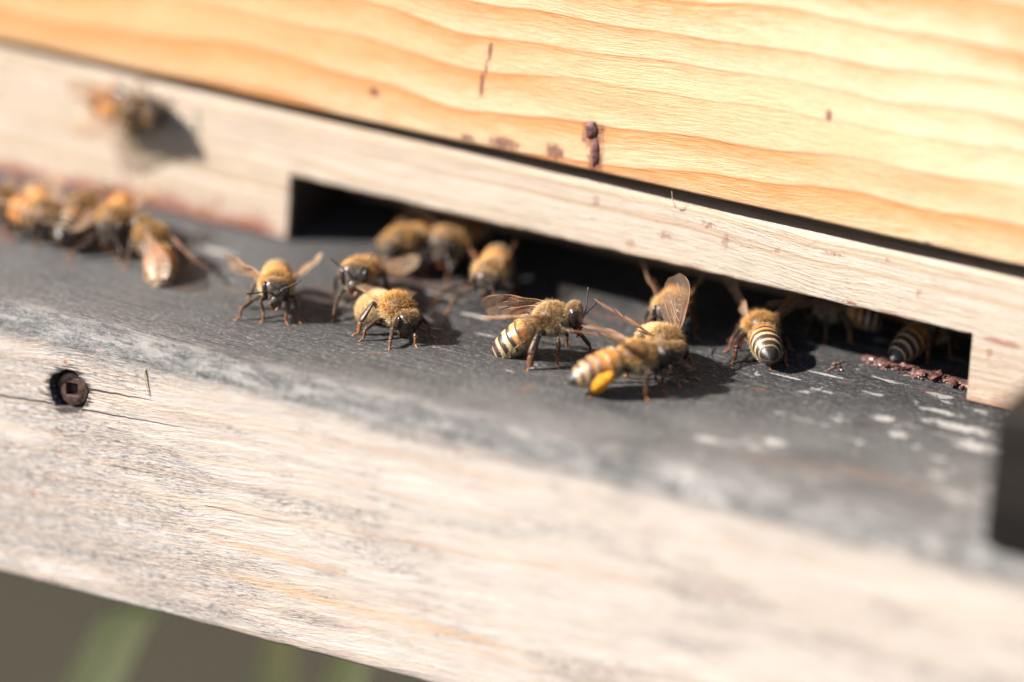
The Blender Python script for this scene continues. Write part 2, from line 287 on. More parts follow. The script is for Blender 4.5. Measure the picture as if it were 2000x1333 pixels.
# ---- bee materials (object coordinates already millimetres: bee parts are scaled by their root)
def mat_abdomen(orange=False):
    t = NT('orange_abdomen_rings' if orange else 'abdomen_rings'); p = t.coord(1.0)
    u = t.attr('t').outputs['Fac']
    n = t.noise(p, 3.0, (1, 1, 1), 4, 0.7)
    uu = t.math('ADD', u, t.math('MULTIPLY', t.math('ADD', t.math('SUBTRACT', n, 0.5), t.math('SUBTRACT', t.noise(p, 0.7, det=2), 0.5)), 0.035))
    B = (0.020, 0.012, 0.010); O = (0.50, 0.185, 0.028); O2 = (0.36, 0.12, 0.025); P = (0.31, 0.18, 0.075); K = (0.012, 0.010, 0.011)
    W1 = (0.31, 0.215, 0.115)
    if orange:
        st = [(0.0, (0.05, .03, .015)), (0.10, (0.3, .12, .02)), (0.13, O), (0.28, O), (0.30, (0.20, .07, .02)), (0.325, (0.14, .05, .02)), (0.345, O), (0.46, O2), (0.475, B), (0.505, B),
              (0.52, P), (0.60, O2), (0.615, B), (0.672, B), (0.685, P), (0.75, (0.30, .2, .11)), (0.765, B), (0.81, B), (0.825, P), (0.86, (0.2, .15, .09)), (0.89, K), (1.0, K)]
    else:
        st = [(0.0, (0.05, .03, .015)), (0.10, (0.16, .07, .02)), (0.125, O2), (0.15, O), (0.265, O), (0.285, O2), (0.293, B), (0.334, B),
              (0.342, P), (0.40, O), (0.43, O2), (0.442, B), (0.502, B), (0.512, W1), (0.57, (0.42, .30, .17)), (0.588, B), (0.668, B), (0.678, W1),
              (0.72, (0.36, .27, .17)), (0.738, B), (0.812, B), (0.82, W1), (0.835, (0.22, .17, .11)), (0.845, K), (1.0, K)]
    col = t.ramp(uu, st[:31])
    dor = t.attr('b').outputs['Fac']
    col = t.mix(t.math('MULTIPLY', t.ss(dor, -0.35, -0.8), 0.75), col, (0.30, 0.19, 0.10))
    t.bsdf(t.mix(t.math('MULTIPLY', t.ss(t.noise(p, 6.0, (1, 1, 1), 5, .8), .5, .62), 0.35), col, (0.10, 0.05, 0.025)), 0.36, t.bump(t.noise(p, 9, det=4), 0.00005, 0.8), 0.5, Subsurface_Weight=0.0); return t.m
def mat_leg():
    t = NT('leg_chitin'); p = t.coord(1.0); u = t.attr('t').outputs['Fac']
    n = t.noise(p, 5.0, det=4)
    uu = t.math('ADD', u, t.math('MULTIPLY', t.math('SUBTRACT', n, 0.5), 0.12))
    col = t.ramp(uu, [(0.0, (0.030, .016, .010)), (0.45, (0.030, .015, .010)), (0.60, (0.075, .028, .013)), (0.78, (0.17, .055, .020)), (1.0, (0.36, .13, .04))])
    t.bsdf(col, 0.36, t.bump(n, 0.00004, 0.5), 0.35); return t.m
M['abdomen'] = mat_abdomen(); M['abdomen_orange'] = mat_abdomen(True); M['leg'] = mat_leg()
M['thorax'] = mat_simple('thorax_chitin', (0.025, 0.013, 0.007), (0.08, 0.045, 0.02), 0.5, 2.0, 0.00004, cs=1.0)
M['head'] = mat_simple('head_chitin', (0.022, 0.016, 0.012), (0.10, 0.075, 0.057), 0.36, 3.0, 0.00004, cs=1.0, spec=0.6)
M['eye'] = mat_simple('compound_eye', (0.010, 0.006, 0.006), (0.020, 0.011, 0.010), 0.22, 6.0, 0.000008, cs=1.0, spec=0.35, coat=0.12)
M['pollen'] = mat_simple('pollen', (0.55, 0.15, 0.002), (0.80, 0.34, 0.004), 0.85, 5.0, 0.00035, cs=1.0)
def mat_hair():
    t = NT('bee_hair'); c = t.attr('Col').outputs['Color']
    p = t.n('ShaderNodeBsdfPrincipled'); t.set(p.inputs['Base Color'], c); p.inputs['Roughness'].default_value = 0.45
    p.inputs['Specular IOR Level'].default_value = 0.4
    tr = t.n('ShaderNodeBsdfTranslucent'); t.set(tr.inputs[0], c)
    mx = t.n('ShaderNodeMixShader'); mx.inputs[0].default_value = 0.2
    t.t.links.new(p.outputs[0], mx.inputs[1]); t.t.links.new(tr.outputs[0], mx.inputs[2]); t.t.links.new(mx.outputs[0], t.out.inputs[0]); return t.m
M['hair'] = mat_hair()
def mat_wing():
    t = NT('wing_membrane'); p = t.coord(1.0)
    n = t.noise(p, 1.6, (1, 2, 2), 4, 0.6)
    pr = t.n('ShaderNodeBsdfPrincipled'); pr.inputs['Base Color'].default_value = (0.42, 0.30, 0.21, 1); pr.inputs['Roughness'].default_value = 0.22
    t.set(pr.inputs['Normal'], t.bump(n, 0.0001, 0.8)); pr.inputs['Specular IOR Level'].default_value = 0.7
    tl = t.n('ShaderNodeBsdfTranslucent'); tl.inputs[0].default_value = (0.55, 0.38, 0.26, 1)
    m1 = t.n('ShaderNodeMixShader'); m1.inputs[0].default_value = 0.45; t.t.links.new(pr.outputs[0], m1.inputs[1]); t.t.links.new(tl.outputs[0], m1.inputs[2])
    tp = t.n('ShaderNodeBsdfTransparent'); tp.inputs[0].default_value = (0.93, 0.86, 0.78, 1)
    lw = t.n('ShaderNodeLayerWeight'); lw.inputs[0].default_value = 0.35
    f = t.math('ADD', t.math('MULTIPLY', lw.outputs['Facing'], 0.55), 0.22, clamp=True)
    m2 = t.n('ShaderNodeMixShader'); t.set(m2.inputs[0], f); t.t.links.new(tp.outputs[0], m2.inputs[1]); t.t.links.new(m1.outputs[0], m2.inputs[2])
    t.t.links.new(m2.outputs[0], t.out.inputs[0]); return t.m
M['wing'] = mat_wing()
M['vein'] = mat_simple('wing_vein', (0.12, 0.055, 0.025), (0.22, 0.10, 0.045), 0.4, 2.0, 0.00001, cs=1.0)

# ------------------------------------------------------------------ mesh helpers
class MB:
    def __init__(s): s.v = []; s.f = []; s.m = []; s.t = []; s.b = []; s.cur = 0; s.nv = 0
    def add(s, verts, faces, mat, t=0.0, b=1.0):
        o = s.nv; verts = [tuple(map(float, q)) for q in verts]; s.v += verts; s.nv += len(verts)
        s.t += list(t) if hasattr(t, '__len__') else [t]*len(verts)
        s.b += list(b) if hasattr(b, '__len__') else [b]*len(verts)
        for f in faces: s.f.append(tuple(i+o for i in f)); s.m.append(mat)
        return o
    def build(s, name, mats, parent=None, smooth=True, attrs=False):
        me = bpy.data.meshes.new(name); me.from_pydata(s.v, [], s.f); me.update()
        for m in mats: me.materials.append(M[m])
        me.polygons.foreach_set('material_index', s.m)
        me.polygons.foreach_set('use_smooth', [smooth]*len(s.f))
        if attrs:
            a = me.attributes.new('t', 'FLOAT', 'POINT'); a.data.foreach_set('value', s.t)
            a = me.attributes.new('b', 'FLOAT', 'POINT'); a.data.foreach_set('value', s.b)
        o = bpy.data.objects.new(name, me); COL.objects.link(o)
        if parent is not None: o.parent = parent
        return o

def grid_faces(nr, nc, closed=True):
    out = []
    for i in range(nr-1):
        for j in range(nc if closed else nc-1):
            k = (j+1) % nc; out.append((i*nc+j, i*nc+k, (i+1)*nc+k, (i+1)*nc+j))
    return out

def loft(mb, rings, mat, t=None, b=None, cap=True):
    """rings: list of (n,3) arrays"""
    n = len(rings[0]); V = np.concatenate(rings); F = grid_faces(len(rings), n)
    T = np.repeat(np.linspace(0, 1, len(rings)) if t is None else t, n); Bv = np.ones(len(V)) if b is None else b
    if cap:
        c0 = len(V); V = np.vstack([V, rings[0].mean(0), rings[-1].mean(0)]); T = np.append(T, [T[0], T[-1]]); Bv = np.append(Bv, [Bv[0], Bv[-1]])
        m = (len(rings)-1)*n
        F += [(c0, (j+1) % n, j) for j in range(n)] + [(c0+1, m+j, m+(j+1) % n) for j in range(n)]
    return mb.add(V, F, mat, T, Bv)

def norm(a): a = np.asarray(a, float); return a/(np.linalg.norm(a, axis=-1, keepdims=True)+1e-12)

def tube(mb, pts, rad, mat, segs=8, t=None, flat=None, up=(0, 0, 1)):
    P = np.asarray(pts, float); n = len(P); tan = norm(np.gradient(P, axis=0)); r = np.broadcast_to(np.asarray(rad, float), (n,))
    fl = np.broadcast_to(np.asarray(1.0 if flat is None else flat, float), (n,))
    u = np.asarray(up, float); rings = []
    for i in range(n):
        u = u - tan[i]*np.dot(u, tan[i])
        if np.linalg.norm(u) < 1e-4: u = np.cross(tan[i], (1, 0.3, 0.2))
        u = norm(u); w_ = np.cross(tan[i], u)
        a = np.linspace(0, 2*np.pi, segs, endpoint=False)
        rings.append(P[i] + r[i]*(np.cos(a)[:, None]*u + np.sin(a)[:, None]*w_*fl[i]))
    loft(mb, rings, mat, t)

def bez(P, n):
    """smooth curve through control points (Catmull-Rom)"""
    P = np.asarray(P, float); Q = np.vstack([2*P[0]-P[1], P, 2*P[-1]-P[-2]]); out = []
    for i in range(len(P)-1):
        p0, p1, p2, p3 = Q[i:i+4]
        for s_ in np.linspace(0, 1, n, endpoint=False):
            out.append(0.5*((2*p1)+(-p0+p2)*s_+(2*p0-5*p1+4*p2-p3)*s_**2+(-p0+3*p1-3*p2+p3)*s_**3))
    out.append(P[-1]); return np.array(out)

def ellipsoid(mb, c, r, mat, R=np.eye(3), nu=20, nv=14, t=0.0, b=1.0):
    th = np.linspace(0.02, np.pi-0.02, nv); ph = np.linspace(0, 2*np.pi, nu, endpoint=False); rings = []
    for a in th:
        q = np.stack([np.full(nu, np.cos(a))*r[0], np.sin(a)*np.cos(ph)*r[1], np.sin(a)*np.sin(ph)*r[2]], 1)
        rings.append(q @ R.T + np.asarray(c))
    loft(mb, rings, mat, np.full(nv, t))

def RX(a): c, s = math.cos(a), math.sin(a); return np.array(((1, 0, 0), (0, c, -s), (0, s, c)))
def RY(a): c, s = math.cos(a), math.sin(a); return np.array(((c, 0, s), (0, 1, 0), (-s, 0, c)))
def RZ(a): c, s = math.cos(a), math.sin(a); return np.array(((c, -s, 0), (s, c, 0), (0, 0, 1)))

def hair_mesh(name, P, D, L, R, C, parent, bend=0.25, rng=None):
    n = len(P); D = norm(D); side = norm(np.cross(D, rng.normal(size=(n, 3)))); s2 = np.cross(D, side)
    ang = (0, 2.094, 4.189); V = np.zeros((n, 7, 3)); mid = P + D*(L*0.55)[:, None] + side*(L*bend*0.25)[:, None]
    tip = P + D*L[:, None] + side*(L*bend)[:, None]
    for k, a in enumerate(ang):
        o = (math.cos(a)*side+math.sin(a)*s2)
        V[:, k] = P - D*0.03 + o*R[:, None]; V[:, 3+k] = mid + o*R[:, None]*0.8
    V[:, 6] = tip
    base = (np.arange(n)*7)[:, None]
    quads = np.array([(0, 1, 4, 3), (1, 2, 5, 4), (2, 0, 3, 5)]); tris = np.array([(3, 4, 6), (4, 5, 6), (5, 3, 6)])
    lq = (base[:, :, None] + quads[None]).reshape(n, 12); lt = (base[:, :, None] + tris[None]).reshape(n, 9)
    loops = np.concatenate([lq, lt], 1).astype(np.int32).ravel()
    tot = np.tile(np.array([4, 4, 4, 3, 3, 3], np.int32), n); st = np.concatenate([[0], np.cumsum(tot)[:-1]]).astype(np.int32)
    me = bpy.data.meshes.new(name); me.vertices.add(n*7); me.vertices.foreach_set('co', V.astype(np.float32).ravel())
    me.loops.add(len(loops)); me.loops.foreach_set('vertex_index', loops)
    me.polygons.add(len(tot)); me.polygons.foreach_set('loop_start', st); me.polygons.foreach_set('loop_total', tot)
    me.update(calc_edges=True); me.polygons.foreach_set('use_smooth', [True]*len(tot))
    col = np.ones((n, 7, 4), np.float32); col[:, :, :3] = C[:, None, :]
    a = me.color_attributes.new('Col', 'FLOAT_COLOR', 'POINT'); a.data.foreach_set('color', col.ravel())
    me.materials.append(M['hair']); o = bpy.data.objects.new(name, me); COL.objects.link(o); o.parent = parent
    return o

def tag(o, label=None, cat=None, group=None, kind=None):
    for k, v in (('label', label), ('category', cat), ('group', group), ('kind', kind)):
        if v: o[k] = v
    return o

# ------------------------------------------------------------------ wings
def wing_outline(kind):
    if kind == 'fore':
        lead = [(0, 0.06), (1, .28), (3, .36), (5, .34), (7, .18), (8.2, -.25), (8.9, -.85), (9.15, -1.5)]
        trail = [(0, -.12), (1, -.55), (2.2, -1.05), (4, -1.95), (5.6, -2.75), (7, -3.0), (8.2, -2.7), (9.15, -1.6)]
        veins = [[(0, .02), (2, .22), (4.2, .24), (6.4, .2)], [(0, -.02), (2, -.1), (3.4, -.15), (4.4, -.2), (6.3, .12)], [(1.9, -.12), (3.2, -.9), (4.9, -1.75), (5.8, -2.3)],
                 [(3.4, -.15), (3.8, -.9), (4.6, -1.3), (5.6, -1.25), (6.9, -1.7)], [(4.4, -.2), (4.6, -1.3)], [(5.4, -.02), (5.7, -.6), (5.6, -1.25)], [(6.2, .1), (6.6, -.7), (7.0, -1.2)],
                 [(5.7, -.6), (7.0, -1.2), (7.8, -1.6)], [(.6, -.3), (2.3, -.95), (3.7, -1.6)]]
        L = 9.15
    else:
        lead = [(0, 0.04), (1.5, .22), (3.4, .12), (5, -.1), (6, -.55), (6.3, -.95)]
        trail = [(0, -.1), (.8, -.75), (2, -1.35), (3.6, -1.75), (5, -1.7), (6.3, -1.0)]
        veins = [[(0, 0), (2, .08), (3.6, -.05), (5, -.3)], [(.6, -.2), (2.2, -.55), (3.6, -.9)], [(2.2, -.02), (2.6, -.6), (3.6, -.9), (4.8, -1.2)]]
        L = 6.3
    return np.array(lead), np.array(trail), veins, L

def make_wing(parent, kind, root, span, chord, size, camber, rng):
    lead, trail, veins, L = wing_outline(kind)
    span = norm(span); chord = np.asarray(chord, float); chord = norm(chord - span*np.dot(chord, span)); nrm = np.cross(span, chord)
    def W(s_, c):
        h = camber*(s_/L)**2*1.2 + 0.10*math.sin(s_*1.9+c*2.3) + 0.10*c*c*0.5
        return root + (span*s_ - chord*c + nrm*h)*size          # c is negative towards the trailing edge
    mb = MB(); ns, nc = 40, 11; V = []
    for i in range(ns):
        s_ = L*i/(ns-1); a = np.interp(s_, lead[:, 0], lead[:, 1]); b_ = np.interp(s_, trail[:, 0], trail[:, 1])
        if s_ > 5.5: a = a - 0.02*math.sin(s_*9); b_ = b_ + 0.03*math.sin(s_*7)
        for j in range(nc): V.append(W(s_, a+(b_-a)*j/(nc-1)))
    mb.add(V, grid_faces(ns, nc, False), 0)
    tube(mb, [W(s_, np.interp(s_, lead[:, 0], lead[:, 1])) for s_ in np.linspace(0, L*0.97, 26)], np.linspace(.085, .03, 26)*size, 1, 6)
    for vn in veins:
        P = bez([(a, b, 0) for a, b in vn], 5); tube(mb, [W(q[0], q[1]) for q in P], np.linspace(.06, .036, len(P))*size, 1, 5)
    o = mb.build('wing', ['wing', 'vein'], parent)
    o['label'] = 'clear veined forewing' if kind == 'fore' else 'smaller clear hindwing'
    return o

# ------------------------------------------------------------------ honey bee
GOLD = np.array((0.52, 0.275, 0.075)); PALE = np.array((0.60, 0.46, 0.27)); BROWN = np.array((0.20, 0.10, 0.04)); TAN = np.array((0.42, 0.295, 0.15)); GREY = np.array((.46, .38, .28))

def make_bee(label, pos, heading, hz=3.6, size=1.03, up=(0, 0, 1), pitch=5, roll=0, head=(0, 0), headroll=0, abd=(-12, 0), abd_len=6.9, feet=None, ant=None, wings=None,
             fur=1.0, tone=0.5, seed=1, dark=0.0, pollen=False, lifted=None, hairs=True, fuzzy=False, orange=False):
    """pos: ground point under the thorax (mm); heading: degrees in the board's plane; wings/ant: directions in world axes"""
    rng = np.random.default_rng(seed)
    n = norm(up); h = np.array((math.cos(math.radians(heading)), math.sin(math.radians(heading)), 0.0))
    if abs(n[2]) < 0.5: h = np.array((math.cos(math.radians(heading)), 0.0, math.sin(math.radians(heading))))
    h = norm(h - n*np.dot(h, n)); l = np.cross(n, h); B = np.stack([h, l, n], 1)
    root = bpy.data.objects.new('honey_bee', None); COL.objects.link(root); root.empty_display_size = 0.5
    mw = Matrix.Identity(4)
    for i in range(3):
        for j in range(3): mw[i][j] = B[i, j]*S*size
        mw[i][3] = pos[i]*S
    root.matrix_world = mw
    tag(root, label, 'bee', 'honey bees around the hive entrance')
    def wl(v): return np.asarray(v, float) @ B             # world direction -> local
    def wp(p): return ((np.asarray(p, float)-np.asarray(pos, float)) @ B)/size
    T = RY(-math.radians(pitch)) @ RX(math.radians(roll)); C = np.array((0, 0, hz/size))
    body = MB(); mats = ['thorax', 'abdomen_orange' if orange else 'abdomen', 'head', 'eye', 'leg']
    P, D, L, R, K = [], [], [], [], []                      # hair arrays
    def hair(p, d, l_, r, c): P.append(p); D.append(d); L.append(l_); R.append(r); K.append(c)
    # thorax
    tr = np.array((2.15, 1.85, 1.8)); ellipsoid(body, C, tr, 0, T, 28, 20)
    N = int(3300*fur) if hairs else 0
    rad = 0.030/ (fur**0.5)
    if N:
        q = norm(rng.normal(size=(N, 3))); pos_l = q*tr; nn = norm(q/tr)
        d = nn*1.1 + np.array((-0.22, 0, 0.04)) + rng.normal(size=(N, 3))*0.30
        d[:, 0] += np.where(q[:, 0] > 0.6, 0.5, 0)
        ln = np.where(q[:, 2] > 0.35, 0.52, 0.72)*rng.uniform(0.5, 1.25, N)*np.where(rng.random(N) < .12, 1.45, 1.0)
        ln = np.where((q[:, 0] > .1) & (q[:, 2] > .55) & (abs(q[:, 1]) < .55), ln*0.62, ln)
        base = GOLD*(1-tone) + TAN*tone
        c = base[None]*rng.uniform(0.65, 1.5, (N, 1))
        low = np.clip((0.25-q[:, 2])/0.7, 0, 1)[:, None]; c = c*(1-low) + PALE*rng.uniform(.8, 1.15, (N, 1))*low
        disc = (np.exp(-((q[:, 0]-0.35)**2/0.14 + q[:, 1]**2/0.16))*(q[:, 2] > 0))[:, None]*0.75; c = c*(1-disc)+BROWN*1.3*disc
        c *= (1-dark*0.5)
        hair(pos_l @ T.T + C, d @ T.T, ln, np.full(N, rad), c)
    # petiole + abdomen
    A = T @ RY(-math.radians(abd[0])) @ RZ(math.radians(abd[1])); A0 = C + T @ np.array((-1.75, 0, -0.30))
    us = [0]; bounds = [0, .13, .335, .505, .672, .83, 1.0]; ring_u = []; rmul = []
    for k in range(6):
        a, b_ = bounds[k], bounds[k+1]
        for f_ in np.linspace(0, 1, 9):
            ring_u.append(a+(b_-a)*f_*0.999); rmul.append(0.965+0.035*f_**0.7 if f_ < 0.97 else 0.985)
    prof_u = [0, .03, .08, .16, .28, .45, .6, .72, .82, .90, .955, .985, 1]; prof_r = [.22, .5, .76, .93, 1.0, 1.0, .95, .84, .68, .47, .27, .13, .03]
    na = 36; ang = np.linspace(0, 2*np.pi, na, endpoint=False); rings = []; cen = []
    for u_, m_ in zip(ring_u, rmul):
        r_ = np.interp(u_, prof_u, prof_r)*m_; x_ = -abd_len*u_; zc = -0.9*u_*u_*1.1
        yy = 1.98*r_*np.sin(ang); zz = 1.80*r_*np.cos(ang)
        zz = np.where(zz < -0.9*r_*1.8*.9, zz*0.97, zz)
        rings.append((np.stack([np.full(na, x_), yy, zz+zc], 1)) @ A.T + A0); cen.append(np.array((x_, 0, zc)) @ A.T + A0)
    loft(body, rings, 1, np.array(ring_u), np.tile(np.cos(ang), len(rings)))
    if N:
        RG = np.array(rings); CE = np.array(cen)
        def abd_hair(cnt, sel, l_, col, lift, rr=0.85):
            i = rng.choice(sel, cnt); j = rng.integers(0, na, cnt); f1 = rng.random(cnt)[:, None]; j2 = (j+1) % na; i2 = np.minimum(i+1, len(ring_u)-1); f2 = rng.random(cnt)[:, None]
            p_ = (RG[i, j]*(1-f1)+RG[i, j2]*f1)*(1-f2) + (RG[i2, j]*(1-f1)+RG[i2, j2]*f1)*f2
            nn_ = norm(p_-CE[i]); d_ = nn_*lift + (A @ np.array((-1, 0, 0))) + rng.normal(size=(cnt, 3))*0.2
            hair(p_, d_, l_*rng.uniform(.7, 1.2, cnt), np.full(cnt, rad*rr), np.broadcast_to(col, (cnt, 3))*rng.uniform(.75, 1.2, (cnt, 1))*(1-dark*.5))
        ru = np.array(ring_u)
        abd_hair(int(700*fur), np.where(ru < .17)[0], 0.55, PALE*0.9, 0.9, 1.0)
        abd_hair(int(350*fur), np.where((ru > .17) & (ru < .30))[0], 0.30, GOLD, 0.35)
        for lo, hi in ((.335, .40), (.505, .57), (.672, .72)):
            abd_hair(int(230*fur), np.where((ru >= lo) & (ru < hi))[0], 0.17, PALE*.9, 0.15, 0.7)
        if fuzzy: abd_hair(int(2600*fur), np.where(ru < .8)[0], 0.5, GOLD*.6+PALE*.4, 0.7, 1.0)
        # fringe of pale hair along the flanks and belly
        cnt = int(900*fur); i = rng.integers(5, len(ring_u)-12, cnt); j = rng.choice(np.where(np.cos(ang) < -0.1)[0], cnt)
        p_ = RG[i, j]+rng.normal(size=(cnt, 3))*.06; nn_ = norm(p_-CE[i])
        hair(p_, nn_*0.8+(A @ np.array((-1, 0, 0)))*.9+rng.normal(size=(cnt, 3))*.2, .38*rng.uniform(.6, 1.2, cnt), np.full(cnt, rad*.75), np.broadcast_to(PALE*.7, (cnt, 3))*rng.uniform(.6, 1.1, (cnt, 1)))
    # head
    H = RZ(math.radians(head[0])) @ RY(-math.radians(head[1])) @ RX(math.radians(headroll))
    H = H*0.93
    neck = C + T @ np.array((2.0, 0, 0.05)); hc = neck + H @ np.array((0.72, 0, -0.35)); 
    tube(body, [C + T @ np.array((1.4, 0, 0)), neck, hc], [.75, .55, .5], 0, 10)
    zs = [1.78, 1.72, 1.5, 1.1, .6, 0, -.6, -1.1, -1.5, -1.85, -2.02]; wy = [.25, .75, 1.22, 1.5, 1.62, 1.60, 1.42, 1.15, .88, .62, .35]; wx = [.15, .42, .68, .82, .88, .88, .80, .66, .5, .34, .18]
    xo = [0, 0, .02, .04, .06, .1, .14, .18, .2, .2, .2]; hr_ = []; nh = 28; ah = np.linspace(0, 2*np.pi, nh, endpoint=False)
    zz_ = np.linspace(0, 10, 26)
    for q in zz_:
        z_ = np.interp(q, range(11), zs); a_ = np.interp(q, range(11), wy); b_ = np.interp(q, range(11), wx); x_ = np.interp(q, range(11), xo)
        ca, sa = np.cos(ah), np.sin(ah); e = 0.8
        hr_.append(np.stack([x_+b_*np.sign(ca)*abs(ca)**e, a_*np.sign(sa)*abs(sa)**e, np.full(nh, z_)], 1) @ H.T + hc)
    loft(body, hr_, 2)
    ellipsoid(body, hc + H @ np.array((.86, 0, -1.0)), (.28, .62, .62), 2, H, 16, 10)     # clypeus
    ellipsoid(body, hc + H @ np.array((.86, 0, -.02)), (.16, .28, .38), 2, H, 12, 8)
    for s_ in (1, -1):
        E_ = H @ RX(math.radians(-8*s_)) @ RZ(math.radians(12*s_))
        ellipsoid(body, hc + H @ np.array((.10, 1.40*s_, .12)), (.80, .50, 1.40), 3, E_, 24, 18)
        md = bez([(.45, .62*s_, -1.5), (.62, .58*s_, -1.95), (.72, .32*s_, -2.35), (.78, .06*s_, -2.52)], 4)
        tube(body, md @ H.T + hc, np.linspace(.27, .10, len(md)), 4, 8, t=np.linspace(.5, .85, len(md)))
        ellipsoid(body, hc + H @ np.array((.30, .28*s_, 1.62)), (.12, .12, .12), 3, H, 8, 6)
    ellipsoid(body, hc + H @ np.array((.42, 0, 1.55)), (.12, .12, .12), 3, H, 8, 6)
    tg = bez([(.35, 0, -1.8), (.42, 0, -2.3), (.30, 0, -2.75)], 4); tube(body, tg @ H.T + hc, np.linspace(.22, .09, len(tg)), 4, 8, t=np.linspace(.6, .9, len(tg)))
    # antennae: given as (scape dir, flagellum dir) in world axes
    ad = ant or {}
    for s_, key in ((1, 'l'), (-1, 'r')):
        so = hc + H @ np.array((.95, .30*s_, -.12))
        if key in ad: sc_, fl_ = norm(wl(ad[key][0])), norm(wl(ad[key][1]))
        else: sc_, fl_ = norm(H @ np.array((.55, .75*s_, .65))), norm(H @ np.array((.75, .55*s_, -.45)))
        e1 = so + sc_*1.25; e2 = e1 + fl_*2.75; mid_ = (e1+e2)/2 + np.array((0, 0, -.08))
        tube(body, [so, so+sc_*.6, e1], [.13, .085, .10], 4, 8, t=[.1, .1, .1])
        q_ = bez([e1, mid_, e2], 12); rr_ = np.full(len(q_), .105); rr_[1::2] *= .86; rr_[0] = .07; rr_[-1] = .06
        tube(body, q_, rr_, 4, 8, t=np.full(len(q_), .15))
    if N:
        # face, vertex and cheek hair sampled on the head rings
        RGh = np.array(hr_); cnt = int(1500*fur); i = rng.integers(0, len(zz_)-1, cnt); j = rng.integers(0, nh, cnt); f1 = rng.random(cnt)[:, None]; f2 = rng.random(cnt)[:, None]
        p_ = (RGh[i, j]*(1-f1)+RGh[i, (j+1) % nh]*f1)*(1-f2)+(RGh[i+1, j]*(1-f1)+RGh[i+1, (j+1) % nh]*f1)*f2
        lc = (p_-hc) @ H/0.8649; nn_ = norm((lc*np.array((1, .6, .35))) @ H.T)
        back = lc[:, 0] < -.1; topm = lc[:, 2] > 1.15; d_ = nn_ + (H @ np.array((.15, 0, .1))) + rng.normal(size=(cnt, 3))*.25
        l_ = np.where(topm, .52, np.where(back, .60, .20))*rng.uniform(.6, 1.2, cnt)
        c_ = np.where((topm)[:, None], (BROWN*1.7)*.6+TAN*.4, np.where(back[:, None], PALE, GREY*.8))*rng.uniform(.7, 1.2, (cnt, 1))
        keep = ((abs(lc[:, 1]) < 1.15) | (lc[:, 0] < -.45)) & ~((abs(lc[:, 1]) > .95) & (abs(lc[:, 2]-.1) < 1.3) & (lc[:, 0] > -.5))
        hair(p_[keep], d_[keep], l_[keep], np.full(keep.sum(), rad*.72), c_[keep])
    # legs
    hips = {'fl': (1.25, .65, -1.25), 'ml': (.05, .8, -1.45), 'hl': (-1.15, .8, -1.30)}; hips.update({k[0]+'r': (v[0], -v[1], v[2]) for k, v in list(hips.items())})
    default = {'fl': (3.4, 1.7), 'fr': (3.3, -1.8), 'ml': (-.1, 4.0), 'mr': (.2, -3.9), 'hl': (-4.0, 3.1), 'hr': (-3.7, -3.3)}
    dims = {'f': (1.95, 1.75, 1.15, 1.0, .31, .29, .21), 'm': (2.25, 2.05, 1.5, 1.1, .33, .31, .22), 'h': (2.5, 2.9, 1.9, 1.2, .38, .50, .46)}
    for k in ('fl', 'fr', 'ml', 'mr', 'hl', 'hr'):
        sg = 1 if k[1] == 'l' else -1; fl_, tl_, bl, sl, rf, rt, rb = dims[k[0]]
        Hp = C + T @ np.array(hips[k]); wide = 0.32 if k[0] == 'h' else 0.8
        if lifted and k in lifted:
            kn, an, F = [wp(q) for q in lifted[k]]; mid_ = (an+F)/2
        else:
            if feet and k in feet: F = wp((feet[k][0], feet[k][1], 0)); F[2] = 0.07
            else: F = np.array((*default[k], 0.07))
            hor = np.array((Hp[0]-F[0], Hp[1]-F[1], 0)); hd = norm(hor) if np.linalg.norm(hor) > .3 else np.array((0, -sg, 0))
            an = F + hd*sl*.72 + np.array((0, 0, bl*.82+.12)); mid_ = F + hd*sl*.62 + np.array((0, 0, .18))
            v_ = an-Hp; dd = np.linalg.norm(v_); 
            if dd > (fl_+tl_)*.985: k_ = dd/((fl_+tl_)*.985); fl_ *= k_; tl_ *= k_
            a_ = (fl_**2-tl_**2+dd**2)/(2*dd); hh = math.sqrt(max(fl_**2-a_**2, 0)); vd = v_/dd
            pole = np.array((0.15 if k[0] != 'h' else -.15, .75*sg, 1.0)); pole = norm(pole-vd*np.dot(pole, vd)); kn = Hp + vd*a_ + pole*hh
        pf = bez([Hp, Hp*.85+kn*.15 - np.array((0, 0, .08)), Hp*.45+kn*.55, kn], 3); tube(body, pf, np.interp(np.linspace(0, 1, len(pf)), [0, .15, .5, .9, 1], [rf*1.1, rf*.85, rf*1.15, rf*.75, rf*.55]), 4, 9, t=np.linspace(0, .3, len(pf)), flat=.85)
        pt = bez([kn, kn*.5+an*.5, an], 5); prof = [rt*.45, rt*.75, rt*1.0, rt*1.15, rt*.8] if k[0] == 'h' else [rt*.5, rt*.9, rt*.95, rt*.9, rt*.6]
        side = np.cross(norm(an-kn), (0, 0, 1)); 
        tube(body, pt, np.interp(np.linspace(0, 1, len(pt)), [0, .2, .5, .85, 1], prof), 4, 10, t=np.linspace(.25, .55, len(pt)), flat=.5 if k[0] == 'h' else .8, up=(1, 0, .2))
        pb = bez([an, (an+mid_)/2, mid_], 4); tube(body, pb, np.interp(np.linspace(0, 1, len(pb)), [0, .2, .8, 1], [rb*.5, rb, rb*.85, rb*.5]), 4, 9, t=np.linspace(.6, .8, len(pb)), flat=.5 if k[0] == 'h' else .8, up=(1, 0, .2))
        ps = bez([mid_, mid_*.5+F*.5+np.array((0, 0, .04)), F], 5); rs = np.full(len(ps), .095); rs[1::2] = .075; tube(body, ps, rs, 4, 7, t=np.linspace(.82, 1, len(ps)))
        fd = norm(F-mid_); sd_ = np.cross(fd, (0, 0, 1))
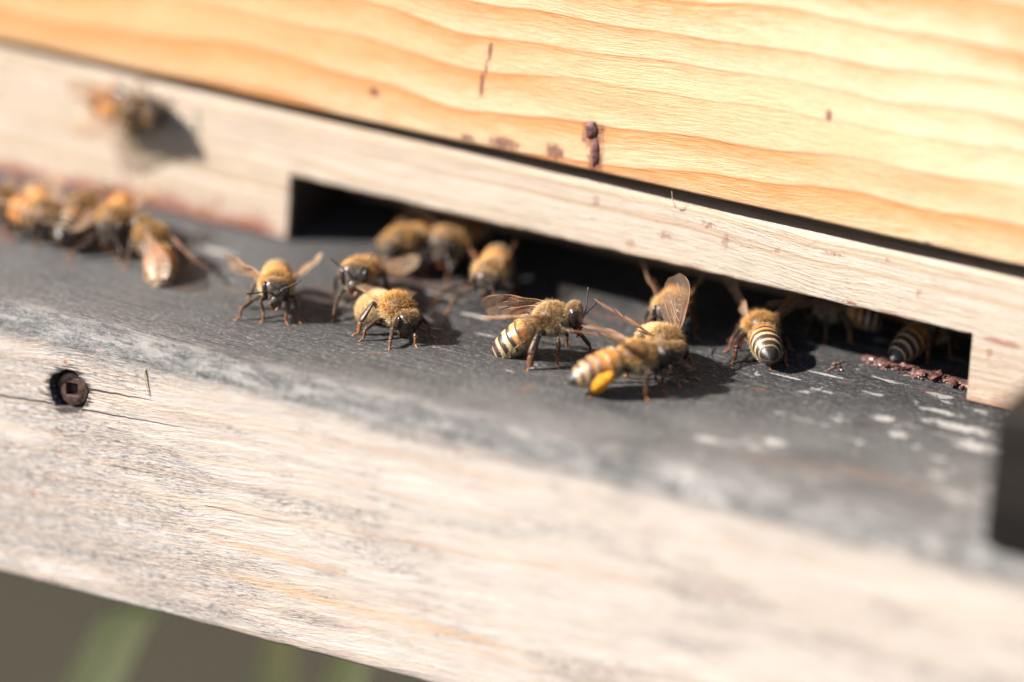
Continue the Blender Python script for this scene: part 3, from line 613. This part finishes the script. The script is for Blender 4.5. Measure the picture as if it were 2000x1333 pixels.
        for c_ in (1, -1): tube(body, [F, F+fd*.18+sd_*.12*c_, F+fd*.30+sd_*.20*c_+np.array((0, 0, -.07))], [.06, .045, .015], 4, 5, t=[.95, 1, 1])
        if N:
            for (p0, p1, r_, cnt, ll) in ((Hp, kn, rf, 80, .30), (kn, an, rt*.8, 60, .24), (an, mid_, rb*.7, 45, .18)):
                cnt = int(cnt*fur)
                if not cnt: continue
                f_ = rng.random(cnt)[:, None]; dirn = norm(p1-p0); o_ = rng.normal(size=(cnt, 3)); o_ = norm(o_-np.outer(o_ @ dirn, dirn))
                hair(p0*(1-f_)+p1*f_+o_*r_*.75, o_*.8+dirn*.9, ll*rng.uniform(.5, 1.2, cnt), np.full(cnt, rad*.62), np.broadcast_to(TAN*.85, (cnt, 3))*rng.uniform(.6, 1.2, (cnt, 1)))
        if pollen == k:
            pb_ = MB(); dr = norm(an-kn); c0 = kn*.10+an*.90 + norm(np.array((0, sg, .1)))*.35
            Rm = np.stack([dr, norm(np.cross(dr, (0, 0, 1))), np.cross(dr, norm(np.cross(dr, (0, 0, 1))))], 1)
            ellipsoid(pb_, c0, (1.75, .95, 1.0), 0, Rm, 30, 24)
            V = np.array(pb_.v); V += np.array([np.array(mnoise.noise_vector(Vector(q)*1.3))*.16 + np.array(mnoise.noise_vector(Vector(q)*5))*.10 for q in V]); pb_.v = [tuple(q) for q in V]
            po = pb_.build('pollen_load', ['pollen'], root); po['label'] = 'bright orange-yellow pollen packed on the hind leg'
    # join into one continuous animal mesh
    bo = body.build('body', mats, root, attrs=True)
    if N:
        hair_mesh('fur', np.concatenate(P), np.concatenate(D), np.concatenate(L), np.concatenate(R), np.clip(np.concatenate(K), 0, .95), root, rng=rng)
    # wings
    ws = wings or {}
    for s_, key in ((1, 'l'), (-1, 'r')):
        if key in ws and ws[key] is None: continue
        if key in ws: sp, ch = wl(ws[key][0]), wl(ws[key][1])
        else: sp, ch = T @ np.array((-.93, .30*s_, .10)), T @ np.array((-.25, -.9*s_, -.25))
        ra = C + T @ np.array((.25, 1.45*s_, 1.0)); rb_ = C + T @ np.array((-.45, 1.35*s_, .85))
        make_wing(root, 'fore', ra, sp, ch, 1.0, .5*s_, rng)
        sp2 = norm(sp) + norm(ch)*.20
        make_wing(root, 'hind', rb_, sp2, ch, 1.0, .35*s_, rng)
    return root

# ------------------------------------------------------------------ boards
def board(name, mat, prof, xs, amp=0.15, disp=None, parent=None, seed=0.0, fscale=0.25):
    """closed (y,z) profile swept along x, vertices nudged by noise"""
    prof = np.asarray(prof, float); mb = MB(); V = []
    for x_ in xs:
        for (y_, z_) in prof:
            nv = Vector((x_*fscale*.35+seed, y_*fscale, z_*fscale)); d = mnoise.noise_vector(nv)*amp + mnoise.noise_vector(nv*5.3)*amp*.3
            p_ = [x_, y_+d.y, z_+d.z]
            if disp: p_ = disp(p_)
            V.append((p_[0]*S, p_[1]*S, p_[2]*S))
    n = len(prof); mb.add(V, [tuple(reversed(f)) for f in grid_faces(len(xs), n)], 0)
    mb.add([V[i] for i in range(n)], [tuple(range(n))], 0); mb.add([V[-n+i] for i in range(n)], [tuple(reversed(range(n)))], 0)
    o = mb.build(name, [mat], parent, smooth=True)
    return o

def rrect(y0, y1, z0, z1, r, step=2.0, rs=None):
    """rounded rectangle, counter-clockwise in (y,z), with subdivided sides; rs = radii for corners (y0z0, y1z0, y1z1, y0z1)"""
    rs = rs or (r, r, r, r); out = []
    cs = [(y0, z0, rs[0], 180), (y1, z0, rs[1], 270), (y1, z1, rs[2], 0), (y0, z1, rs[3], 90)]
    pts = []
    for (cy, cz, q, a0) in cs:
        iy = cy + (q if cy == y0 else -q); iz = cz + (q if cz == z0 else -q)
        pts.append([(iy+q*math.cos(math.radians(a0+a)), iz+q*math.sin(math.radians(a0+a))) for a in (0, 18, 36, 54, 72, 90)])
    for i in range(4):
        out += pts[i]; a = pts[i][-1]; b = pts[(i+1) % 4][0]; L = math.hypot(b[0]-a[0], b[1]-a[1]); k = int(min(L/step, 60))
        out += [(a[0]+(b[0]-a[0])*j/(k+1), a[1]+(b[1]-a[1])*j/(k+1)) for j in range(1, k+1)]
    return out

DB, HF = 45.27, 39.59
# floor board with the thick front lip; fine mesh round the screw hole
zf = sorted(set([round(q, 3) for q in list(np.arange(-38.6, -14, 1.2)) + list(np.arange(-14, -5.5, .2)) + list(np.arange(-5.5, -3.6, .6))]), reverse=True)
a_ = [(-DB+3.6*(1-math.sin(math.radians(q))), -3.6+3.6*math.cos(math.radians(q))) for q in (0, 15, 30, 45, 60, 75, 90)]
top_edge = [(y_, z_) for (y_, z_) in a_]
prof = [(y_, 0.0) for y_ in (360, 300, 200, 120, 60, 40, 30, 20, 10, 0, -10, -20, -30, -38)] + top_edge + [(-DB, z_) for z_ in zf if z_ < -3.7]
prof += [(-DB+.25, -HF+.35), (-DB+.8, -HF), (-DB+6, -HF), (-DB+18, -HF), (-DB+22, -HF+.6), (-DB+22, -HF+8), (-DB+22, -20), (0, -20), (100, -20), (360, -20)]
xs = sorted(set([round(q, 3) for q in list(np.arange(-150, 172, 2.0)) + list(np.arange(-14.4, -5.2, .2))]))
def hole(p):
    if abs(p[1]+DB) < 1.0 and -16 < p[2] < -4:
        dx, dz = p[0]+9.8, p[2]+9.75; r = math.hypot(dx, dz); a = math.atan2(dz, dx)
        R_ = 2.95 + .22*mnoise.noise(Vector((math.cos(a)*2, math.sin(a)*2, 3))) + .12*math.sin(5*a)
        p[1] += 2.6*min(1, max(0, (R_-r)/.35))
    # soft weathered undulation of the top and of the lower front edge
    if p[2] > -1: p[2] += .25*mnoise.noise(Vector((p[0]*.03, p[1]*.05, 0)))
    if p[2] < -HF+2 and p[1] < -DB+8: p[2] += .22*mnoise.noise(Vector((p[0]*.8, 1, 0))) - .5*((p[0]-10)/60)**2*0
    return p
lb = board('landing_board', 'landing', prof, xs, 0.10, hole, seed=2.0)
tag(lb, 'thick weathered board with dark grey painted top under the bees and pale grey-stained front face', 'landing board')

# screw in the front lip
def screw():
    mb = MB(); n = 32; a = np.linspace(0, 2*np.pi, n, endpoint=False); cx, cz = -9.8, -9.75
    def ring(r, y, sq=0.0, rot=.08):
        out = []
        for q in a:
            if sq: rr = r/max(abs(math.cos(q)), abs(math.sin(q)))
            else: rr = r*(1+.02*math.sin(7*q+1))
            out.append((cx+rr*math.cos(q+rot), y, cz+rr*math.sin(q+rot)))
        return np.array(out)*S
    y0 = -DB
    rings = [ring(1.6, y0+2.9), ring(2.45, y0+1.9), ring(2.5, y0+1.35), ring(2.3, y0+1.05), ring(1.7, y0+.88), ring(.98, y0+.86, 1), ring(.90, y0+.98, 1), ring(.82, y0+2.0, 1)]
    V = np.concatenate(rings); F = grid_faces(len(rings), n); mb.add(V, F, 0)
    mb.add(np.vstack([rings[-1], rings[-1].mean(0)]), [(n, j, (j+1) % n) for j in range(n)], 0)
    o = mb.build('screw', ['screw'], lb, smooth=False)
    bm = bpy.data.meshes; return o
sc = screw(); sc['label'] = 'rusty square-drive screw sunk in a dark hole'

# side rail standing at the right end of the landing board
ra = board('side_rail', 'rail', rrect(-45.0, -26, 0.15, 19.4, .8, 3), list(np.arange(125.2, 150, 2.0)), .12, seed=7.0)
tag(ra, 'dark grey painted wooden block out of focus at the right end of the landing board', 'wooden rail')

# entrance reducer : bar with a long notch
def reducer():
    H_ = 19.0; NH = 9.8; x0, x1 = 0.0, 104.4
    mb = MB()
    def sweep(prof_, xs_, ampf=.14):
        V = []
        for x_ in xs_:
            for (y_, z_) in prof_:
                nv = Vector((x_*.09+5, y_*.3, z_*.3)); d = mnoise.noise_vector(nv)*ampf + mnoise.noise_vector(Vector((x_*.8, y_*.8+3, z_*.8)))*(.07 if z_ > NH+1 else .16)
                # the notch was sawn by hand: sides lean a little
                xx = x_
                V.append((xx*S, (y_+d.y)*S, (z_+d.z)*S))
        n = len(prof_); mb.add(V, [tuple(reversed(f)) for f in grid_faces(len(xs_), n)], 0)
        mb.add([V[i] for i in range(n)], [tuple(range(n))], 0); mb.add([V[-n+i] for i in range(n)], [tuple(reversed(range(n)))], 0)
    full = rrect(0, 19, .12, H_, .7, 1.2); lint = rrect(0, 19, NH, H_, .7, 1.2)
    sweep(full, list(np.arange(-150, -.5, 1.5))+[-.5, 0]); 
    sweep([(y_+.004, z_) for y_, z_ in lint], [0]+list(np.arange(1.0, x1, 1.0))+[x1]); 
    sweep(full, [x1, x1+.6]+list(np.arange(x1+2, 150, 1.5)))
    return mb.build('entrance_reducer', ['reducer'], None)
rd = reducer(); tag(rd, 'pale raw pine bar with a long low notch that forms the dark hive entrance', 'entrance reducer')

# hive box with its parts
hb = bpy.data.objects.new('hive_box', None); COL.objects.link(hb); hb.location = (0, 0, 0)
tag(hb, 'honey-coloured varnished pine hive body above the entrance bar', 'beehive')
ZB = 20.75
def tiltf(p):
    if abs(p[2]-ZB) < 1.5: p[2] += -(.0) + (-0.35 + 0.0075*(p[0]+45))*1.0
    return p
fw = board('front_wall', 'box', rrect(-.9, 18, ZB, 240, .8, 3.5), list(np.arange(-150, 171, 1.5)), .12, tiltf, hb, seed=11.0)
bw = board('back_wall', 'box', rrect(330, 350, ZB, 240, .8, 30), list(np.arange(-150, 171, 20)), .12, None, hb, seed=12.0)
def slab(name, mat, x0, x1, y0, y1, z0, z1, parent=None, bev=.8):
    return board(name, mat, rrect(y0, y1, z0, z1, bev, 12), list(np.linspace(x0, x1, 8)), .1, None, parent, seed=x0)
slab('side_wall', 'box', -149.8, -128, 18.2, 329.8, ZB, 240, hb); slab('side_wall', 'box', 150, 169.8, 18.2, 329.8, ZB, 240, hb)
slab('lid', 'roof', -158, 178, -9, 358, 240.3, 262, hb)
def blob(parent, x_, z_, rx, rz, th, name='propolis_drip', seed=0, lab=None):
    mb = MB(); n = 20; V = [(0, 0, 0)]; 
    rings = []
    for k, (f, h_) in enumerate(((1.0, -.05), (.92, .35), (.7, .75), (.4, .95), (.1, 1.0))):
        pts = []
        for a in np.linspace(0, 2*np.pi, n, endpoint=False):
            w_ = 1+.35*mnoise.noise(Vector((math.cos(a)*1.4+seed, math.sin(a)*1.4, f)))
            pts.append(((x_+rx*f*w_*math.cos(a))*S, (-.95-th*h_*(1+.5*mnoise.noise(Vector((a*2, f*3, seed)))))*S, (z_+rz*f*w_*math.sin(a))*S))
        rings.append(np.array(pts))
    loft(mb, rings, 0); o = mb.build(name, ['propolis'], parent)
    if lab: o['label'] = lab
    return o
blob(hb, 46.2, 27.2, .95, 1.2, .30, seed=3, lab='dark red-brown resin drip'); blob(hb, 47.1, 24.0, .6, 2.0, .2, seed=5)

# bare cleat across the floor just behind the reducer
cl = board('floor_cleat', 'cleat', rrect(21.5, 30, .2, 7.0, .6, 2), list(np.arange(-120, 150, 3.0)), .1, seed=21.0)
tag(cl, 'brown wooden cleat across the floor inside the dark entrance', 'wooden cleat')

# hive stand and ground
st = bpy.data.objects.new('hive_stand', None); COL.objects.link(st); tag(st, 'wooden stand carrying the hive out of the picture', 'hive stand')
for y_ in (100, 320): slab('beam', 'stand', -330, 330, y_, y_+28, -62, -20.4, st)
for x_ in (-330, 302):
    for y_ in (100, 320): slab('leg', 'stand', x_, x_+28, y_, y_+28, -440, -62.3, st)
gp = MB(); ng = 60; xs_ = np.linspace(-1, 1, ng); xs_ = np.sign(xs_)*abs(xs_)**2.6*60
gp.add([(x_, y_, -.44+.02*mnoise.noise(Vector((x_*3, y_*3, 0)))) for y_ in xs_ for x_ in xs_], grid_faces(ng, ng, False), 0)
gr = gp.build('ground', ['ground']); gr['kind'] = 'structure'

# grass blades growing up behind the lip of the board
def blade(label, pts, width, seed):
    mb = MB(); P_ = bez(pts, 10); n = len(P_); V = []
    for i in range(n):
        f = i/(n-1); c = P_[i]; w_ = width*(1-f**5)*.5*(.6+.4*min(1, f*3))+.05
        for s_ in (-1, -.5, 0, .5, 1): V.append(((c[0]+VR[0]*w_*s_)*S, (c[1]+VR[1]*w_*s_-abs(s_)*w_*.3)*S, c[2]*S))
    V2 = [(q[0]+.0003*VD[0], q[1]+.0003*VD[1], q[2]) for q in V]
    mb.add(V, grid_faces(n, 5, False), 0); mb.add(V2, [tuple(reversed(f)) for f in grid_faces(n, 5, False)], 0)
    o = mb.build('grass_blade', ['grass'], None); tag(o, label, 'grass blade', 'grass blades below the board'); return o
blade('broad pale green grass blade leaning right below the left of the board', [(-95, -60, -436), (-55, -35, -200), (-23, -10, -75), (-16.5, -2.5, -58), (-8, 8, -34)], 8.0, 1)
blade('dim green grass blade standing upright behind the broad pale one', [(-30, 60, -436), (-22, 50, -200), (-9, 25, -75), (-3, 24, -30)], 5.0, 3)
blade('green grass blade just showing at the bottom edge right of the others', [(-30, -10, -436), (-5, 0, -200), (10.5, 6, -72), (14, 9, -64)], 7.0, 2)

# crumbs of propolis and wax at the right end of the entrance
def crumbs():
    rng = random.Random(4); mb = MB()
    def chunk(c, r, flat=.5, el=1.0):
        n = 7; a = rng.uniform(0, 3.14); ca, sa = math.cos(a), math.sin(a); rings = []
        for th in np.linspace(.15, 3.0, 5):
            pts = []
            for ph in np.linspace(0, 2*np.pi, n, endpoint=False):
                q = r*rng.uniform(.65, 1.25); x_ = q*el*math.cos(th); y_ = q*math.sin(th)*math.cos(ph); z_ = q*flat*math.sin(th)*math.sin(ph)
                pts.append(((c[0]+x_*ca-y_*sa)*S, (c[1]+x_*sa+y_*ca)*S, (c[2]+z_+x_*rng.uniform(-.1, .1))*S))
            rings.append(np.array(pts))
        loft(mb, rings, 0)
    for i in range(420):
        x_ = rng.uniform(86, 104); cy = 6.6 - (x_-86)*.06 + math.sin(x_*.9)*.35
        y_ = cy + rng.gauss(0, .7); r = rng.choice((.12, .16, .2, .28, .4))*rng.uniform(.6, 1.3)
        chunk((x_, y_, r*.3+max(0, .45-abs(y_-cy))*rng.uniform(0, .8)), r, rng.uniform(.35, .8), rng.uniform(.8, 2.4))
    for i in range(60):
        x_ = rng.choice((69.2, 70.5, 84, 78)) + rng.gauss(0, .9); y_ = {0: 1.6}.get(0)+rng.gauss(0, 1.0); chunk((x_, y_, .15), rng.uniform(.1, .28), .5, 1.3)
    for (x_, y_, r) in ((97.5, 5.9, 1.0), (93.0, 6.2, .7), (91, 5.7, .5), (100.5, 4.4, .6), (89.5, 5.8, .6), (95.4, 5.5, .7)): chunk((x_, y_, .45), r, .35, 1.8)
    for i in range(40): chunk((rng.uniform(20, 104), rng.uniform(-34, 2), .06), rng.uniform(.07, .18), .4, 1.5)
    o = mb.build('propolis_crumbs', ['crumb'], None, smooth=False); tag(o, 'reddish brown crumbs of propolis and wax along the right end of the entrance', 'debris', kind='stuff')
crumbs()
fb = MB(); tube(fb, bez([(1.8, -DB-.1, -3.7), (1.9, -DB-.25, -5.0), (2.3, -DB-.2, -6.3), (2.6, -DB-.15, -7.4)], 5)*S, np.linspace(.10, .05, 16)*S, 0, 6)
o = fb.build('plant_fibre', ['fibre'], None); tag(o, 'tiny upright straw-coloured fibre on the pale front face right of the screw', 'plant fibre')
fb = MB(); tube(fb, bez([(59.5, -.3, 18.6), (59.2, -.9, 19.6), (58.9, -.9, 21.0)], 5)*S, np.linspace(.07, .04, 11)*S, 0, 5)
o = fb.build('wood_splinter', ['fibre'], None); tag(o, 'tiny splinter sticking up from the top edge of the pale bar', 'splinter')

def W(r, u, a): return VR*r + VU*u + VD*a      # a 3-D direction from its rightward / upward / inward amounts

# ------------------------------------------------------------------ the bees
make_bee('golden bee facing out on the board at left, both wings raised in a V', (11.0, -24.9, 0), -64, hz=4.15, size=1.06, pitch=8, head=(0, 2),
         feet={'fr': (11.2, -29.4), 'fl': (14.6, -28.0), 'mr': (7.9, -30.6), 'ml': (15.9, -26.6), 'hl': (13.2, -24.8), 'hr': (6.5, -26.0)},
         ant={'r': (W(-.7, .35, -.6), W(-.97, -.12, -.2)), 'l': (W(.5, .6, -.6), W(.9, .42, -.1))},
         wings={'r': (W(-.70, .36, .62), W(.1, -.55, .83)), 'l': (W(.58, .40, .71), W(-.1, -.55, .83))}, fur=1.2, tone=.05, seed=3, abd=(-14, 0))
make_bee('grey-faced bee with two upright antennae, just behind the bee bending its head down', (19.2, -15.6, 0), -86, hz=4.8, size=1.08, pitch=10, head=(22, 16),
         feet={'fr': (19.2, -23.6), 'fl': (23.6, -18.8)}, ant={'r': (W(-.5, .8, -.5), W(-.8, .62, -.1)), 'l': (W(.35, .85, -.5), W(.62, .72, .1))},
         wings={'r': (W(.55, .12, .82), W(.2, -.6, .6)), 'l': (W(.75, .20, .6), W(.2, -.6, .6))}, fur=1.0, tone=.12, seed=4, abd=(-4, 8))
make_bee('fluffy golden bee bending its head down to the board, antenna pointing right', (28.4, -22.3, 0), -30, hz=3.7, size=1.12, pitch=-8, head=(-8, -36), abd=(30, 6), abd_len=6.0,
         feet={'fr': (30.4, -28.4), 'mr': (25.6, -27.9), 'hr': (23.9, -26.4), 'fl': (33.2, -25.4), 'ml': (33.6, -20.6)},
         ant={'l': (W(.75, .3, -.5), W(.97, -.22, .05)), 'r': (W(.5, .3, -.6), W(.6, -.3, .7))},
         wings={'r': (W(-.56, .26, .78), W(-.3, .3, .9)), 'l': (W(-.30, .25, .9), W(.4, .2, .9))}, fur=1.6, tone=.0, seed=5, fuzzy=True)
make_bee('sharp bee in profile, head up, facing right, with striped lowered abdomen and raised antennae', (49.8, -17.6, 0), 21, hz=5.7, size=1.14, pitch=17, head=(-6, 4), abd=(20, 3), abd_len=7.8,
         feet={'hr': (49.4, -24.2), 'mr': (52.6, -21.0), 'fl': (54.8, -13.6), 'hl': (43.2, -21.2), 'ml': (50.5, -12.8)},
         lifted={'fr': ((52.3, -19.9, 5.4), (54.0, -20.6, 5.7), (57.0, -19.2, 5.5))},
         ant={'l': (W(.35, .75, -.5), W(.10, .99, .1)), 'r': (W(.5, .6, -.1), W(.50, .55, .67))},
         wings={'l': (W(-.95, .20, .25), W(-.1, -.75, .65)), 'r': (W(-.88, -.12, -.45), W(-.35, .22, .9))}, fur=1.6, tone=.75, seed=6)
make_bee('nearest blurred bee, orange abdomen, bright yellow pollen load on its hind leg', (64.6, -21.6, 0), 42, hz=4.9, size=1.16, pitch=4, head=(0, -5), abd=(6, 4), abd_len=7.3,
         feet={'hr': (60.6, -27.6), 'mr': (67.6, -24.4)}, wings={'r': (W(-.62, .26, -.45), W(-.1, .35, .9)), 'l': (W(-.75, .3, .5), W(-.1, .3, .9))}, fur=.9, tone=.2, seed=7, pollen='hr', orange=True)
make_bee('bee behind the pollen carrier, head bowed, one wing upright, one stretched left', (65.0, -13.6, 0), -40, hz=4.4, size=1.12, pitch=-4, head=(-2, -28), abd=(26, -8), abd_len=6.2,
         feet={'fr': (69.3, -17.4), 'fl': (70.4, -13.6)}, wings={'r': (W(-.88, .46, .1), W(-.3, .25, .9)), 'l': (W(.20, .70, .62), W(-.85, .1, .1))}, fur=1.5, tone=.5, seed=8, fuzzy=True)
make_bee('grey-faced bee half hidden behind the bee whose wing stands upright', (60.1, -1.0, 0), -78, hz=4.0, size=1.1, pitch=4, head=(4, 0),
         wings={'r': (W(-.35, .62, .75), W(.5, -.5, .9)), 'l': (W(.45, .42, .8), W(-.5, -.5, .9))}, fur=.9, tone=.3, seed=9)
make_bee('bee seen from behind entering the hive, ringed abdomen with a glossy black tip', (72.4, 2.4, 0), 119, hz=2.9, size=1.12, pitch=-5, head=(0, -5), abd=(2, 4), abd_len=7.0,
         feet={'hl': (71.8, -5.6), 'ml': (69.3, -2.2), 'fl': (69.0, 2.0), 'hr': (77.0, -4.4), 'mr': (78.6, -2.0), 'fr': (77.0, 3.6)},
         wings={'l': (W(-.25, .80, .50), W(-.15, -.2, .9)), 'r': (W(.52, .70, .40), W(.2, -.45, .9))}, fur=1.3, tone=.1, seed=10)
make_bee('bee in deep shade inside the entrance, lying sideways, striped abdomen to the right', (78.5, 12.2, 0), 197, hz=4.2, size=1.0, fur=.6, tone=.5, seed=11,
         wings={'r': (W(-.5, .2, .8), W(.2, -.9, .2)), 'l': (W(-.85, .1, -.4), W(0, -.3, .9))}, abd=(0, 0))
make_bee('dark bee entering the shaded right end of the entrance, shiny tail end outermost', (93.0, 15.2, 0), 64, hz=3.5, size=1.08, pitch=2, abd=(10, 12), abd_len=7.0, fur=.7, tone=.6, seed=12,
         wings={'l': (W(.2, .3, .9), W(0, -.3, .9)), 'r': (W(.6, .1, .8), W(0, -.9, .3))})
make_bee('blurred golden bee with a lowered head in front of the left part of the entrance', (18.6, -1.0, 0), -100, hz=4.4, size=1.16, pitch=2, head=(-10, -30), abd=(-4, 0), fur=.8, tone=.05, dark=.35, seed=13, orange=True)  # dark lowers the fur colour to stand in for shadow on this bee
make_bee('blurred pale bee inside the entrance with one wing up, second from its left end', (24.6, 2.6, 0), -95, hz=5.0, size=1.15, pitch=4, head=(10, -15),
         wings={'r': (W(-.62, .62, .4), W(.3, -.7, .5)), 'l': (W(.55, .3, .8), W(0, -.3, .9))}, fur=.7, tone=.45, seed=14)
make_bee('blurred bee facing out on pale splayed legs, above the wing of the profiled bee', (33.9, -3.9, 0), -74, hz=4.2, size=1.1, pitch=2, head=(-6, -20),
         feet={'fr': (30.8, -11.3), 'mr': (27.9, -10.0), 'fl': (37.0, -10.3), 'ml': (39.6, -6.0)},
         wings={'r': (W(-.30, .45, .85), W(.1, -.3, .9)), 'l': (W(.30, .5, .85), W(-.1, -.3, .9))}, fur=.8, tone=.45, seed=15)
make_bee('blurred orange bee with folded wings, rightmost of the cluster at far left', (-11.6, -18.8, 0), 148, hz=3.9, size=1.16, pitch=10, abd=(14, -22), abd_len=7.4, fur=.6, tone=.0, dark=.5, seed=16, orange=True,
         wings={'r': (W(.50, -.42, -.7), W(.2, -.2, .9)), 'l': (W(.42, -.42, -.75), W(-.5, -.5, 0))})
make_bee('blurred bee with an orange-gold back in the middle of the cluster at far left', (-18.6, -17.4, 0), -75, hz=4.4, size=1.15, pitch=2, head=(0, -15), fur=.6, tone=.05, dark=.5, seed=17, orange=True,
         feet={'fr': (-21.5, -25.2), 'mr': (-23.0, -22.5)})
make_bee('blurred brown bee low against the red-stained edge within the far left cluster', (-25.4, -14.5, 0), 100, hz=3.8, size=1.08, pitch=8, fur=.6, tone=.1, dark=.55, seed=18)
make_bee('blurred bee with a dark head, second from the left edge of the picture', (-28.6, -19.5, 0), -50, hz=4.0, size=1.12, pitch=0, head=(0, -15), fur=.6, tone=.25, dark=.55, seed=19)
make_bee('blurred golden bee at the very left edge of the picture', (-36.0, -18.4, 0), 165, hz=3.9, size=1.12, pitch=5, fur=.6, tone=.0, dark=.8, seed=20, orange=True)
make_bee('blurred bee clinging to the pale bar just under the orange hive wall', (-23.8, -.05, 15.2), 5, hz=2.3, size=1.12, up=(0, -1, 0), pitch=4, abd=(6, 0), fur=.6, tone=.4, dark=.9, orange=True, seed=21)
